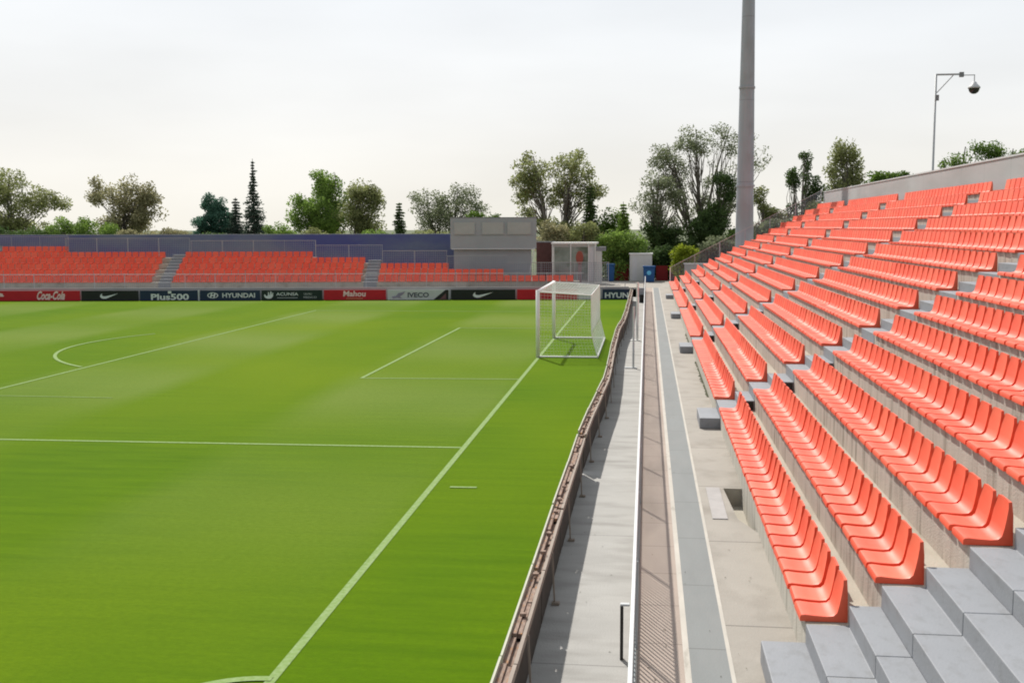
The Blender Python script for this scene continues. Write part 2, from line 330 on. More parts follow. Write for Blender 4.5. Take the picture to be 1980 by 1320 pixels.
# ---------------------------------------------------------------- near grandstand
NR = 13; RISE = .403
def rx(k): return 1.56 if k == 0 else 2.254+.788*(k-1)
def rz(k): return .99+RISE*k
YA, SEC, PITCH, NS = 10.66, 13.98, .482, 26
YEND = 77.0; XW = 11.72
gs = empty('grandstand', (1.56, 40, 0), 'long concrete terraced grandstand on the right with grey painted aisle steps', 'grandstand')
for k in range(NR):
    x0 = rx(k); x1 = rx(k+1) if k < NR-1 else XW
    MB().add([(x0,1,rz(k)),(x1,1,rz(k)),(x1,YEND,rz(k)),(x0,YEND,rz(k))], [(0,1,2,3)]).build('terrace_tread', MT['terr'], gs)
    zb = ZP-.3 if k == 0 else rz(k-1)
    rr = MB().box(x0, x0+.06, 1, YEND, zb, rz(k)-.003, skip='t'); rr.box(x0, x1, YEND-.1, YEND, 0, rz(k)-.003, skip='t'); rr.box(x0, x1, 1, 1.1, 0, rz(k)-.003, skip='t')
    rr.build('terrace_riser', MT['riser'], gs)
aisles = [(4.4, 9.355), (9.365, 10.62)] + [(YA+SEC*n+NS*PITCH+.06, YA+SEC*(n+1)-.03) for n in range(4)]
b0 = MB()
for (ya, yb) in aisles:
    MB().box(1.13, 1.556, ya, yb, ZP+.001, .815).build('aisle_step', MT['paint'], gs, bevel=.012)
    for k in range(NR):
        x0 = rx(k); x1 = rx(k+1) if k < NR-1 else XW
        a = MB().prism([(x0-.008, (ZP if k == 0 else rz(k-1))+.002), (x0-.008, rz(k)+.006), (x0+.39+(.32 if k == 0 else .4)*0, rz(k)+.006),
                        (x0+.39, rz(k)+.205), (x1-.009, rz(k)+.205), (x1-.009, rz(k)-.05), (x0+.03, rz(k)-.05), (x0+.03, (ZP if k == 0 else rz(k-1))+.002)], ya, yb)
        if k < NR-1:
            st_o = a.build('aisle_step', MT['paint'], gs, bevel=.008)
            if ya > 20: MB().box(x0+.42, x1-.03, ya-.004, ya-.0005, rz(k)+.012, rz(k)+.185).build('painted_end_shade', MT['dark'], st_o)  # dark panel paints the shade onto the half-step's solid near face
# back wall with coping
bw = MB().box(XW, XW+.22, 1, YEND, 0, 7.0); bw.build('back_wall', MT['wallg'], gs)
MB().box(XW-.03, XW+.25, 1, YEND+.01, 7.003, 7.06).build('wall_coping', MT['capw'], gs)

# seats
def seat_data(hi):
    prof = [(.0,.0),(0,.045),(.012,.066),(.05,.070),(.14,.062),(.25,.056),(.315,.064),(.348,.095),(.366,.16),(.385,.26),(.402,.36),(.410,.410)] if hi else \
           [(.0,.0),(.0,.065),(.31,.058),(.355,.11),(.410,.410)]
    ws = [-1,-.94,-.7,-.35,0,.35,.7,.94,1] if hi else [-1,0,1]
    hw = lambda z: .202 if z < .30 else .202-.045*((z-.30)/.115)**2.4
    V = []; F = []; nw = len(ws)
    for (x, z) in prof:
        for q in ws:
            dish = .014*(1-abs(q)**2.5) if .05 < x < .42 and hi else 0
            nx, nz = (0, 1) if x < .32 else (-.94, .3)
            hh = hw(z) if hi else .206
            V.append((x-nx*dish if x >= .32 else x, q*hh, z-(dish if x < .32 else 0) - (.006 if abs(q) == 1 and x > .01 else 0)))
    for i in range(len(prof)-1):
        for j in range(nw-1): a = i*nw+j; F.append((a, a+1, a+nw+1, a+nw))
    # rear panel and side skirts
    top = (len(prof)-1)*nw; base = len(V)
    V += [(.445, s*.95*.157, .405) for s in (-1, 1)] + [(.445, -.198, .29), (.445, .198, .29), (.45, -.202, 0), (.45, .202, 0)]
    F.append(tuple(top+j for j in range(nw))+(base+1, base)); F.append((base, base+1, base+3, base+2)); F.append((base+2, base+3, base+5, base+4))
    for s, j in ((-1, 0), (1, nw-1)):
        ring = [i*nw+j for i in range(len(prof))]
        b_ = base if s < 0 else base+1
        F.append(tuple(ring)+(b_, b_+2, b_+4))
    return V, F
def seat_mesh(hi):
    V, F = seat_data(hi); me = bpy.data.meshes.new('stadium_seat'); me.from_pydata(V, [], F)
    bm = bmesh.new(); bm.from_mesh(me); bmesh.ops.recalc_face_normals(bm, faces=bm.faces); bm.to_mesh(me); bm.free()
    me.materials.append(MT['seat']); me.polygons.foreach_set('use_smooth', [True]*len(me.polygons))
    try: me.set_sharp_from_angle(angle=R(38))
    except Exception: pass
    return me
SM = seat_mesh(True)
bmm = MB().tube((0,0,0), (0,0,.006), .009, 8); bme = bpy.data.meshes.new('bolt'); bme.from_pydata(bmm.v, [], bmm.f); bme.materials.append(MT['bolt'])
ROWN = ['front row'] + [o+' row up' for o in ORD[1:13]]
BLK = ['nearest block', 'second block', 'third block', 'fourth block', 'farthest block']
allseats = []
for b in range(5):
    n = NS if b < 4 else 21
    for k in range(NR):
        for i in range(n):
            y = YA+SEC*b+PITCH*(i+.5); x = rx(k)-.05
            allseats.append((x*x+y*y+(4.8-rz(k))**2, x, y, rz(k), b, k, i, (x/y < .355)))
allseats.sort()
near = [s for s in allseats if s[7]][:300]; ids = set((s[4], s[5], s[6]) for s in near)
rest = [s for s in allseats if (s[4], s[5], s[6]) not in ids]
rng = random.Random(3)
for (d, x, y, z, b, k, i, inf) in near:
    o = bpy.data.objects.new('stadium_seat', SM); C.objects.link(o)
    o.location = (x+rng.uniform(-.004,.004), y+rng.uniform(-.006,.006), z+.004); o.rotation_euler = (rng.gauss(0,.006), rng.gauss(0,.006), rng.gauss(0,.012))
    end = ' at its end' if i == 0 else ''
    tag(o, f'orange plastic seat, {ORD[i]} from the near aisle, {ROWN[k]} of the {BLK[b]}', 'stadium seat', 'orange seats on the concrete terrace')
    if d < 17*17:
        c = bpy.data.objects.new('bolt', bme); C.objects.link(c); c.parent = o; c.location = (.27, -.03, .0335)
# everything farther: one object
def rep(V, F, locs, rot=0.):
    V = np.array(V); c, s_ = math.cos(rot), math.sin(rot)
    Vr = np.stack([V[:,0]*c-V[:,1]*s_, V[:,0]*s_+V[:,1]*c, V[:,2]], 1)
    L_ = np.array(locs); VV = (L_[:,None,:]+Vr[None]).reshape(-1,3); n = len(V)
    FF = [tuple(i+k*n for i in f) for k in range(len(locs)) for f in F]
    return VV, FF
LV, LFc = seat_data(False)
v1, f1 = rep(LV, LFc, [(s[1], s[2]+rng.uniform(-.006,.006), s[3]+.004) for s in rest])

# ---------------------------------------------------------------- far stand frame
FO = Vector((-42.27, 68.53)); fa = R(7.09); FU = Vector((math.cos(fa), math.sin(fa))); FV = Vector((-math.sin(fa), math.cos(fa)))
def T(s, d, z): q = FO+FU*s+FV*d; return (q.x, q.y, z)
segs = [(-9.0,-4.0,7),(-3.1,1.5,6),(1.5,9.4,5),(10.35,19.65,5),(19.65,23.5,4),(24.5,29.2,3),(29.2,33.4,2),(33.4,38.3,1)]
FZ = 1.05; FD = 3.2
fl = []
for (s0, s1) in ((-9.0,-4.0),(-3.1,9.4),(10.35,23.5),(24.5,38.3)):
    for k in range(7):
        for i in range(int((s1-s0-.05)/PITCH)):
            if k >= next(n for (a, b_, n) in segs if s0+PITCH*(i+.5) < b_): continue
            fl.append(T(s0+PITCH*(i+.5), FD-.05+.8*k, FZ+.4*k+.004))
v2, f2 = rep(LV, LFc, fl, math.pi/2+fa)
me = bpy.data.meshes.new('distant_seats'); me.from_pydata(np.concatenate([v1, v2]).tolist(), [], f1+[tuple(i+len(v1) for i in f) for f in f2])
bm = bmesh.new(); bm.from_mesh(me); bmesh.ops.recalc_face_normals(bm, faces=bm.faces); bm.to_mesh(me); bm.free()
me.materials.append(MT['seat']); so_ = bpy.data.objects.new('distant_seats', me); C.objects.link(so_)
tag(so_, 'rows of small orange seats farther off, on the upper terrace and across the pitch', 'stadium seats', kind='stuff')

fs = empty('grandstand', T(15, 5, 0), 'low concrete stand across the pitch, behind the coloured advertising boards', 'grandstand')
for k in range(7):
    e1 = max([s[1] for s in segs if s[2] > k]); d0 = FD+.8*k
    MB(T).box(-9.4, e1+.1, d0, d0+.8 if k < 6 else d0+1.5, 0 if k == 0 else FZ+.4*(k-1)-.3, FZ+.4*k).build('terrace_step', MT['terr'], fs)
for (a0, a1, n) in ((-3.95,-3.15,6), (9.45,10.3,5), (23.55,24.45,4)):
    for k in range(n):
        MB(T).box(a0, a1, FD-.012+.8*k, FD+.395+.8*k, FZ+.4*(k-1)+.003, FZ+.4*k+.006).build('aisle_step', MT['paint'], fs)
        MB(T).box(a0, a1, FD+.4+.8*k, FD+.785+.8*k, FZ+.4*k+.003, FZ+.4*k+.205).build('aisle_step', MT['paint'], fs)
MB(T).box(-40, 41.5, .9, FD-.02, 0, .60).build('front_deck', MT['path'], fs)
MB(T).box(-40, 41.5, .75, .895, 0, .80).build('front_kerb', mat('pale_grey_kerb', (.33, .335, .33), .85, .08, (1, 1, 1)), fs)
# back fence screen, full width
sc_ = empty('screen_fence', T(10, 10, 0), 'long blue and grey fabric windscreen fence along the back of the far stand', 'fence')
MB(T).box(-12, 30.5, 9.9, 9.93, .6, 4.25).build('screen_fabric', MT['mblue'], sc_)
for i in range(18): MB(T).box(-12+i*2.5, -11.93+i*2.5, 9.95, 9.99, .6, 4.30).build('post', MT['galv'], sc_)
MB(T).box(-12, 30.5, 9.94, 9.97, 4.255, 4.29).build('top_rail', MT['galv'], sc_)
# stepped mesh fences behind the last rows
FL = ['tallest stepped mesh fence panel at the far left of the far stand', 'grey mesh fence above five rows of seats left of the first aisle', 'long grey mesh fence behind the middle block of the far stand',
      'short grey mesh fence stepping down before the second far aisle', 'mesh fence section just left of the grey control building', 'low mesh fence in front of the grey control building', 'lowest mesh fence beyond the end row of the far stand']
for j, (s0, s1, d, z0, z1) in enumerate([(-9,1.45,8.25,3.2,4.15),(1.5,10.5,7.5,2.6,4.02),(10.55,19.6,7.5,2.5,3.83),(19.65,24.5,6.7,2.1,3.5),(24.55,29.15,5.9,1.8,3.1),(29.2,33.4,5.0,1.4,2.75),(33.4,40.5,4.2,1.0,2.3)]):
    mf = empty('mesh_fence', T(s0, d, z0), FL[j], 'fence', 'stepped fences on the far stand')
    g_ = MB(T); x = s0
    while x < s1: g_.box(x, x+.022, d, d+.008, z0, z1); x += .13
    z = z0
    while z < z1: g_.box(s0, s1, d+.009, d+.016, z, z+.014); z += .16
    g_.build('wire_mesh', MT['meshf'], mf)
    npst = max(2, int((s1-s0)/2)+1)
    for i in range(npst):
        x = s0+(s1-s0-.06)*i/(npst-1); MB(T).box(x, x+.035, d+.02, d+.055, z0-.3, z1+.02).build('post', MT['galv'], mf)
    MB(T).box(s0, s1, d-.03, d-.002, z1, z1+.025).build('top_rail', MT['galv'], mf)
# front railing of the far stand
fr = empty('railing', T(10, 2.4, .6), 'thin grey barred railing along the front of the far stand', 'railing')
g_ = MB(T); x = -9.
while x < 38.5: g_.box(x, x+.016, 2.4, 2.41, .68, 1.62); x += .14
g_.build('bar_panel', MT['meshf'], fr); MB(T).box(-9, 38.6, 2.38, 2.43, 1.62, 1.66).build('top_rail', MT['galv'], fr); MB(T).box(-9, 38.6, 2.385, 2.425, .63, .67).build('bottom_rail', MT['galv'], fr)
for i in range(24): MB(T).box(-9+i*2.05, -8.97+i*2.05, 2.44, 2.47, .6, 1.7).build('post', MT['galv'], fr)

# ---------------------------------------------------------------- lettering
def text_mesh(txt, s0, s1, z0, z1, m, parent, name='lettering', shear=0., d=-.012, weight=.0):
    cu = bpy.data.curves.new('t', 'FONT'); cu.body = txt; cu.shear = shear; cu.offset = weight; cu.extrude = 0; cu.resolution_u = 3
    ob = bpy.data.objects.new('t', cu); C.objects.link(ob)
    dg = bpy.context.evaluated_depsgraph_get(); dg.update(); me = ob.evaluated_get(dg).to_mesh()
    vs = [(v.co.x, v.co.y) for v in me.vertices]; fs_ = [tuple(p.vertices) for p in me.polygons]; ob.evaluated_get(dg).to_mesh_clear()
    bpy.data.objects.remove(ob); bpy.data.curves.remove(cu)
    xa, xb = min(v[0] for v in vs), max(v[0] for v in vs); ya, yb = min(v[1] for v in vs), max(v[1] for v in vs)
    b = MB(T); b.add([(s0+(x-xa)/(xb-xa)*(s1-s0), d, z0+(y-ya)/(yb-ya)*(z1-z0)) for x, y in vs], fs_)
    return b.build(name, m, parent)
def shape(pts, s0, s1, z0, z1, m, parent, name='emblem', d=-.012):
    xs = [p[0] for p in pts]; ys = [p[1] for p in pts]; xa, xb, ya, yb = min(xs), max(xs), min(ys), max(ys)
    b = MB(T); b.add([(s0+(x-xa)/(xb-xa)*(s1-s0), d, z0+(y-ya)/(yb-ya)*(z1-z0)) for x, y in pts], [tuple(range(len(pts)))])
    return b.build(name, m, parent)
SW = [(0,.32),(-.02,.55),(.06,.80),(.16,.98),(.12,.72),(.17,.52),(.28,.43),(.42,.44),(1.0,.86),(1.02,.88),(.45,.22),(.32,.08),(.2,.02),(.08,.08)]
SW = [(.13,.95),(.03,.68),(0,.42),(.04,.2),(.12,.06),(.22,.0),(.36,.06),(1.0,.92),(.40,.50),(.27,.42),(.17,.46),(.11,.6),(.11,.78)]
def board(s0, s1, m, label, h=.68, d0=0.):
    o = empty('advertising_board', T((s0+s1)/2, .05+d0, 0), label, 'advertising board', 'boards along the far touchline')
    MB(T).box(s0+.03, s1-.03, d0, d0+.06, .02, h).build('board_face', m, o)
    p = MB(T)
    for q in (.15, .5, .85): x = s0+(s1-s0)*q; p.bar((x, d0+.075, h-.1), (x, d0+.45, 0.02), .04, .04)
    p.build('support', MT['backd'], o)
    return o
b = board(-4.2, -.12, MT['red'], 'red advertising board cut off at the left edge of the picture')
b = board(-.12, 5.3, MT['red'], 'red advertising board with pale flowing script lettering')
text_mesh('Coca-Cola', 2.45, 4.3, .08, .66, MT['letred'], b, shear=.45, weight=.035)
text_mesh('a', -.1, .28, .3, .52, MT['letred'], b, weight=.05)
b = board(5.35, 9.15, MT['black'], 'black advertising board with a pale curved tick, left of the navy boards'); shape(SW, 6.6, 7.8, .14, .50, MT['let'], b)
b = board(9.2, 13.05, MT['navy'], 'navy advertising board with large pale name and digits')
text_mesh('Plus500', 9.95, 12.45, .05, .46, MT['let'], b, weight=.03); MB(T).box(11.08, 11.3, -.012, -.002, .48, .64).build('emblem', MT['let'], b)
MB(T).box(13.06, 13.14, -.03, .08, .0, .69).build('end_trim', MT['pale'], b)
b = board(13.15, 17.15, MT['navy'], 'navy advertising board with oval emblem, in the middle of the far boards')
text_mesh('HYUNDAI', 14.65, 16.8, .19, .50, MT['let'], b, weight=.02)
ell = MB(T); n_ = 28; cx, cz = 14.02, .345
for i in range(n_):
    a0, a1 = 2*math.pi*i/n_, 2*math.pi*(i+1)/n_
    P_ = lambda a, q: (cx+.36*q*math.cos(a), -.012, cz+.19*q*math.sin(a)); ell.add([P_(a0,1),P_(a1,1),P_(a1,.8),P_(a0,.8)], [(0,1,2,3)])
ell.add([(cx-.2,-.012,cz-.13),(cx-.11,-.012,cz-.16),(cx-.02,-.012,cz+.15),(cx-.11,-.012,cz+.15)], [(0,1,2,3)]); ell.add([(cx+.02,-.012,cz-.15),(cx+.11,-.012,cz-.15),(cx+.2,-.012,cz+.13),(cx+.11,-.012,cz+.16)], [(0,1,2,3)])
ell.add([(cx-.1,-.0125,cz-.06),(cx+.09,-.0125,cz-.01),(cx+.1,-.0125,cz+.06),(cx-.09,-.0125,cz+.01)], [(0,1,2,3)])
ell.build('emblem', MT['let'], b)
b = board(17.2, 21.25, MT['dgreen'], 'dark green advertising board with a pale hand emblem and small lines of text')
shape([(0,.55),(.02,.3),(.15,.1),(.35,0),(.65,0),(.85,.12),(.98,.35),(1,.8),(.93,.82),(.85,.5),(.8,.98),(.7,1),(.66,.5),(.6,.5),(.52,.9),(.44,.9),(.42,.45),(.25,.32),(.1,.6)], 17.4, 18.0, .12, .60, MT['let'], b)
text_mesh('ACUNSA', 18.2, 19.65, .32, .52, MT['let'], b, weight=.01); MB(T).box(18.25, 19.6, -.012, -.004, .16, .19).build('underline', MT['pale'], b)
text_mesh('CENTRO', 20.0, 20.55, .36, .48, MT['pale'], b); text_mesh('MEDICO', 20.0, 20.85, .14, .27, MT['pale'], b)
b = board(21.3, 25.45, MT['red'], 'red advertising board with short pale name over a gold underline')
text_mesh('Mahou', 22.6, 24.1, .24, .62, MT['letred'], b, weight=.03, shear=.1); MB(T).box(22.8, 23.9, -.012, -.004, .10, .14).build('underline', MT['gold'], b)
b = board(25.5, 29.62, MT['pale'], 'white advertising board with a dark slanted corner at its right end')
text_mesh('IVECO', 26.85, 28.25, .18, .50, MT['letdk'], b, weight=.03)
shape([(0,.3),(.3,.35),(.5,.75),(1,1),(.85,.6),(.6,.3),(.75,0),(.4,.15),(.1,0)], 25.8, 26.7, .1, .58, mat('faded_emblem', (.24, .23, .32), .6), b)
shape([(0,0),(.55,0),(1,0),(1,1),(.8,1)], 28.55, 29.55, .03, .675, MT['black'], b, name='dark_corner')
shape([(0,0),(1,0),(1,1),(.9,.9)], 28.95, 29.38, .05, .45, mat('maroon_mark', (.14, .07, .08), .6), b, name='maroon_mark', d=-.018)
b = board(29.67, 33.98, MT['black'], 'black advertising board with a pale curved tick, left of the goal'); shape(SW, 31.15, 32.5, .14, .52, MT['let'], b)
b = board(34.03, 38.05, MT['red'], 'red advertising board seen partly through the goal net')
b = board(38.1, 39.62, MT['pale'], 'narrow pale advertising board behind the goal net')
b = board(39.67, 41.45, MT['navy'], 'navy advertising board with large pale letters, right of the goal'); text_mesh('HYUN', 39.85, 41.4, .10, .46, MT['let'], b, weight=.03)

# ---------------------------------------------------------------- boards along the near goal line (seen from behind)
rr = random.Random(11)
for i in range(len(ky)-1):
    (ya, xa), (yb, xb) = ky[i], ky[i+1]; yb -= .05 if i != 5 else .32; H_ = .80+rr.uniform(-.012,.012)
    o = empty('advertising_board', ((xa+xb)/2, (ya+yb)/2, 0), f'rusty backed advertising board beside the goal line, {ORD[i]} from the camera', 'advertising board', 'boards along the near goal line')
    dx = (xb-xa)/(yb-ya)
    def W(x, y, z, xa=xa, ya=ya, dx=dx): return (xa+x+(y-ya)*dx, y, z)
    MB(W).box(0, .022, ya, yb, .03, H_).build('board_face', MT['cream'], o)
    t_ = MB(W); y = ya
    while y < yb-.05:
        L_ = min(rr.uniform(.5, 1.2), yb-y); zt = H_-rr.uniform(.03, .075)
        t_.box(.024, .075, y, y+L_-.02, zt-.06, zt); zt = H_-rr.uniform(.05, .12)
        t_.box(.078, .125, y+.05, y+L_-.03, zt-.05, zt)
        if rr.random() < .5: t_.box(.05, .115, y+L_*.5, y+L_*.5+.06, H_-.05, H_-.018)
        y += L_
    t_.build('wooden_frame', MT['rust'], o)
    MB(W).box(.128, .165, ya, yb, H_-.16, H_-.075).build('rear_rail', MT['pole'], o)
    MB(W).box(.026, .12, ya, yb, .05, H_-.17).build('back_panel', MT['backd'], o)
    for q in (.3,):
        y = ya+(yb-ya)*q; MB(W).bar((.175, y, H_-.12), (.205, y-.02, .01), .022, .022).build('support', MT['pole'], o)
        if i < 9: MB(W).box(.17, .27, y-.06, y+.02, .008, .04).build('foot', MT['pole'], o)

# ---------------------------------------------------------------- fence on the edge of the walkway
fe = empty('railing', (-.08, 30, ZP), 'long white topped bar railing between the pitchside path and the walkway', 'railing')
FX = -.085; FY0, FY1 = 2.0, 73.0; FT = ZP+.98
MB().box(FX-.024, FX+.012, FY0, FY1, FT-.03, FT).build('top_rail', MT['rail'], fe, bevel=.008)
MB().box(FX-.015, FX+.015, FY0, FY1, ZP+.07, ZP+.10).build('bottom_rail', MT['bars'], fe)
MB().box(FX-.055, FX+.03, FY0, FY1, ZP+.0015, ZP+.055).build('foot_kerb', MT['edge'], fe)
y = FY0
while y < FY1-.1:
    g_ = MB(); yy = y
    while yy < min(y+2.9, FY1)-.01: g_.box(FX-.003, FX+.003, yy, yy+.03, ZP+.101, FT-.036); yy += .105
    g_.build('bar_panel', MT['bars'], fe)
    MB().box(FX+.008, FX+.03, y-.015, y+.01, ZP+.057, FT-.037).build('post', MT['galv'], fe)
    y += 2.9
# dark bracket on the path side
bk = empty('gate_latch_post', (-.24, 12.4, 0), 'short dark post with pale cap on the path side of the white railing', 'post')
MB().box(-.255, -.22, 12.0, 12.06, .0, .62).build('post', MT['dark'], bk); MB().box(-.255, -.15, 12.0, 12.06, .62, .645).build('cap', MT['capw'], bk, bevel=.006)
for (x, y, h, lb, mm) in ((-.37, 46.9, 2.46, 'tall slim white post standing on the path, farther of two', 'white'), (-.42, 37.7, 2.1, 'slim pale post on the path, nearer and lower than the tall white one', 'rail')):
    p_ = empty('slim_post', (x, y, 0), lb, 'post')
    MB().tube((x, y, .03), (x, y, h), .05 if mm == 'white' else .035, 10).build('shaft', MT[mm], p_, smooth=False)
    MB().box(x-.30, x+.12, y-.12, y+.12, .006, .035).build('base_plate', MT['white' if mm == 'white' else 'galv'], p_, bevel=.005)
gr = empty('vent_cabinet', (-.22, 70.3, 0), 'small dark louvred cabinet at the far end of the path', 'cabinet')
MB().box(-.46, .02-.15, 70.3, 70.7, .0, .95).build('body', MT['box'], gr, bevel=.01)
MB().box(-.42, -.17, 70.27, 70.297, .06, .52).build('grille', MT['dark'], gr)
# gate across the far end of the path
cr = empty('barrier_rail', (-2.5, 73.4, 0), 'pale horizontal barrier rail between the goal and the walkway end', 'railing')
MB().box(-6.5, -.12, 75.0, 75.05, .98, 1.04).build('rail', MT['galv'], cr); MB().box(-6.5, -.12, 75.0, 75.04, .6, .64).build('rail', MT['galv'], cr)
for i in range(6): MB().box(-6.5+i*1.26, -6.45+i*1.26, 75.052, 75.10, 0, 1.04).build('post', MT['galv'], cr)

# ---------------------------------------------------------------- goal
gl = empty('football_goal', (-2.9, 44, 0), 'white football goal with box net standing on the goal line', 'goal')
y0, y1, xg, hb = 40.5, 47.62, -3.95, 2.42; xb, xt = -1.76, -2.0
MB().tube((xg,y0,0), (xg,y0,hb+.06), .075, 12).build('goal_post', MT['white'], gl, smooth=True)
MB().tube((xg,y1,0), (xg,y1,hb+.06), .075, 12).build('goal_post', MT['white'], gl, smooth=True)
MB().tube((xg,y0,hb), (xg,y1,hb), .065, 12).build('crossbar', MT['white'], gl, smooth=True)
bf = MB(); bf.tube((xg,y0,.04),(xb,y0,.04),.035); bf.tube((xg,y1,.04),(xb,y1,.04),.035); bf.tube((xb,y0,.04),(xb,y1,.04),.035); bf.build('base_frame', MT['white'], gl)
tf = MB(); tf.tube((xg,y0,hb),(xt,y0,hb-.12),.022); tf.tube((xg,y1,hb),(xt,y1,hb-.12),.022); tf.tube((xt,y0,hb-.12),(xt,y1,hb-.12),.016); tf.tube((xt,y0,hb-.12),(xt+.02,y0,.9),.02); tf.tube((xt+.02,y0,.9),(xb,y0,.04),.02); tf.tube((xt,y1,hb-.12),(xt+.02,y1,.9),.02); tf.tube((xt+.02,y1,.9),(xb,y1,.04),.02)
tf.build('net_support', MT['white'], gl)
nt_ = MB(); st = .005
def net_panel(A, B, Cc, D, nu, nv, sag=(0,0,0)):
    A, B, Cc, D = map(Vector, (A, B, Cc, D))
    def P(u, v):
        p = (A*(1-u)+B*u)*(1-v)+(D*(1-u)+Cc*u)*v; q = 16*u*(1-u)*v*(1-v)/1.; return p+Vector(sag)*q
    for i in range(nu+1):
        for j in range(0, 6): nt_.bar(P(i/nu, j/6), P(i/nu, (j+1)/6), st, st)
    for j in range(nv+1):
        for i in range(0, 6): nt_.bar(P(i/6, j/nv), P((i+1)/6, j/nv), st, st)
m1 = (xt+.02, .9)
for yy, sg in ((y0, -.05), (y1, .05)):
    net_panel((xg,yy,.02), (xb,yy,.02), (m1[0],yy,.9), (xg,yy,.9), 18, 8, (0,sg,0)); net_panel((xg,yy,.9), (m1[0],yy,.9), (xt,yy,hb-.12), (xg,yy,hb), 16, 13)
net_panel((xg,y0,hb), (xg,y1,hb), (xt,y1,hb-.12), (xt,y0,hb-.12), 58, 16, (0,0,-.06))
net_panel((xt,y0,hb-.12), (xt,y1,hb-.12), (m1[0],y1,.9), (m1[0],y0,.9), 58, 12); net_panel((m1[0],y0,.9), (m1[0],y1,.9), (xb,y1,.02), (xb,y0,.02), 58, 8)
nt_.build('net', MT['net'], gl)

# ---------------------------------------------------------------- control building, cabin, bins, hoardings
cb = empty('control_building', T(32.5, 7.5, 0), 'grey boxy control building with three pale windows behind the far stand', 'building')
MB(T).box(29.37, 35.5, 6.3, 9.3, 3.22, 5.40).build('upper_floor', MT['box'], cb, bevel=.02)
MB(T).box(29.6, 35.15, 6.5, 9.2, .5, 3.16).build('lower_floor', MT['box'], cb)
MB(T).box(29.45, 35.4, 6.24, 6.296, 3.18, 3.26).build('ledge', MT['capw'], cb)
MB(T).box(29.36, 35.51, 6.29, 9.31, 5.405, 5.46).build('roof', MT['boxt'], cb)
for a0, a1 in ((29.6,31.15),(31.6,33.2),(33.4,35.15)):
    wn = MB(T).box(a0, a1, 6.255, 6.298, 4.22, 5.15).build('window', MT['box'], cb); MB(T).box(a0+.05, a1-.05, 6.235, 6.254, 4.27, 5.10).build('pane', MT['win'], wn)
MB(T).bar((35.35, 5.9, 3.3), (35.0, 5.9, 1.5), .06, .06).build('stair_stringer', MT['rail'], cb)
mw = empty('brick_wall', (-7.4, 84, 0), 'dark maroon wall between the grey building and the glass cabin', 'wall')
MB().box(-8.3, -6.9, 84, 84.3, .0, 3.6).build('wall', MT['maroon'], mw); MB().box(-8.35, -6.85, 83.96, 84.34, 3.603, 3.68).build('coping', MT['boxt'], mw)
ca = empty('cabin', (-5.3, 83, ZP), 'white framed glass fronted cabin behind the goal', 'cabin')
MB().box(-6.9, -3.75, 82.06, 84.2, ZP+.01, 3.50).build('wall', MT['cabw'], ca)
MB().box(-7.0, -3.62, 81.9, 84.3, 3.505, 3.63).build('roof', MT['white'], ca)
MB().box(-6.75, -4.3, 82.0, 82.05, .9, 3.3).build('window', MT['glass'], ca)
MB().box(-4.25, -3.85, 82.0, 82.05, .75, 3.3).build('door', MT['capw'], ca)
for x in (-6.95, -5.6, -4.28, -3.8): MB().box(x, x+.07, 81.93, 81.99, ZP+.01, 3.5).build('frame_post', MT['white'], ca)
an = empty('utility_box', (-3.3, 82.5, ZP), 'tall pale utility cabinet against the right side of the glass cabin', 'cabinet')
MB().box(-3.70, -3.30, 82, 82.8, ZP+.005, 3.0).build('body', MT['cabw'], an, bevel=.01); MB().box(-3.74, -3.0, 81.95, 82.85, 3.003, 3.3).build('cap', MT['boxt'], an)
sg = empty('sign_post', (-4.8, 81, ZP), 'rounded red sign on a pale pillar in front of the glass cabin', 'sign')
pts = [(-4.85+.27*math.cos(a), 2.55+.48*math.sin(a)) for a in [2*math.pi*i/20 for i in range(20)]]
MB().prism(pts, 80.9, 81.0).build('sign_face', MT['signr'], sg); MB().box(-4.98, -4.72, 81.01, 81.12, ZP+.004, 2.5).build('pillar', mat('pink_grey_pillar', (.30, .20, .20), .7), sg)
wb = empty('kiosk', (-.4, 86, ZP), 'small plain white kiosk beside the blue bin', 'kiosk')
MB().box(-1.3, .4, 86, 87.6, ZP+.004, 2.66).build('body', MT['cabw'], wb, bevel=.01); MB().box(-1.36, .46, 85.94, 87.66, 2.663, 2.74).build('roof', MT['white'], wb); MB().box(-1.1, -.75, 85.975, 85.996, ZP+.03, 2.4).build('door', MT['capw'], wb)
for (x0, x1, yy, z1, lb) in ((-.27, .62, 84.6, 1.82, 'blue recycling bin with pale emblem in front of the white kiosk'), (-3.02, -2.45, 85.5, 1.95, 'blue bin to the left beside the red hoarding')):
    bb = empty('recycling_bin', ((x0+x1)/2, yy, ZP), lb, 'bin')
    MB().add([(x0+.06,yy,ZP+.02),(x1-.06,yy,ZP+.02),(x1-.06,yy+.7,ZP+.02),(x0+.06,yy+.7,ZP+.02),(x0,yy-.04,z1-.15),(x1,yy-.04,z1-.15),(x1,yy+.8,z1-.15),(x0,yy+.8,z1-.15)], [(0,1,2,3),(4,5,6,7),(0,1,5,4),(1,2,6,5),(2,3,7,6),(3,0,4,7)]).build('body', MT['bluec'], bb, bevel=.02)
    MB().box(x0-.03, x1+.03, yy-.08, yy+.84, z1-.148, z1).build('lid', MT['bluec'], bb, bevel=.03)
    if x0 > -1: MB().tube(((x0+x1)/2, yy-.045, 1.3), ((x0+x1)/2, yy-.02, 1.3), .17, 14).build('emblem', MT['cyan'], bb)
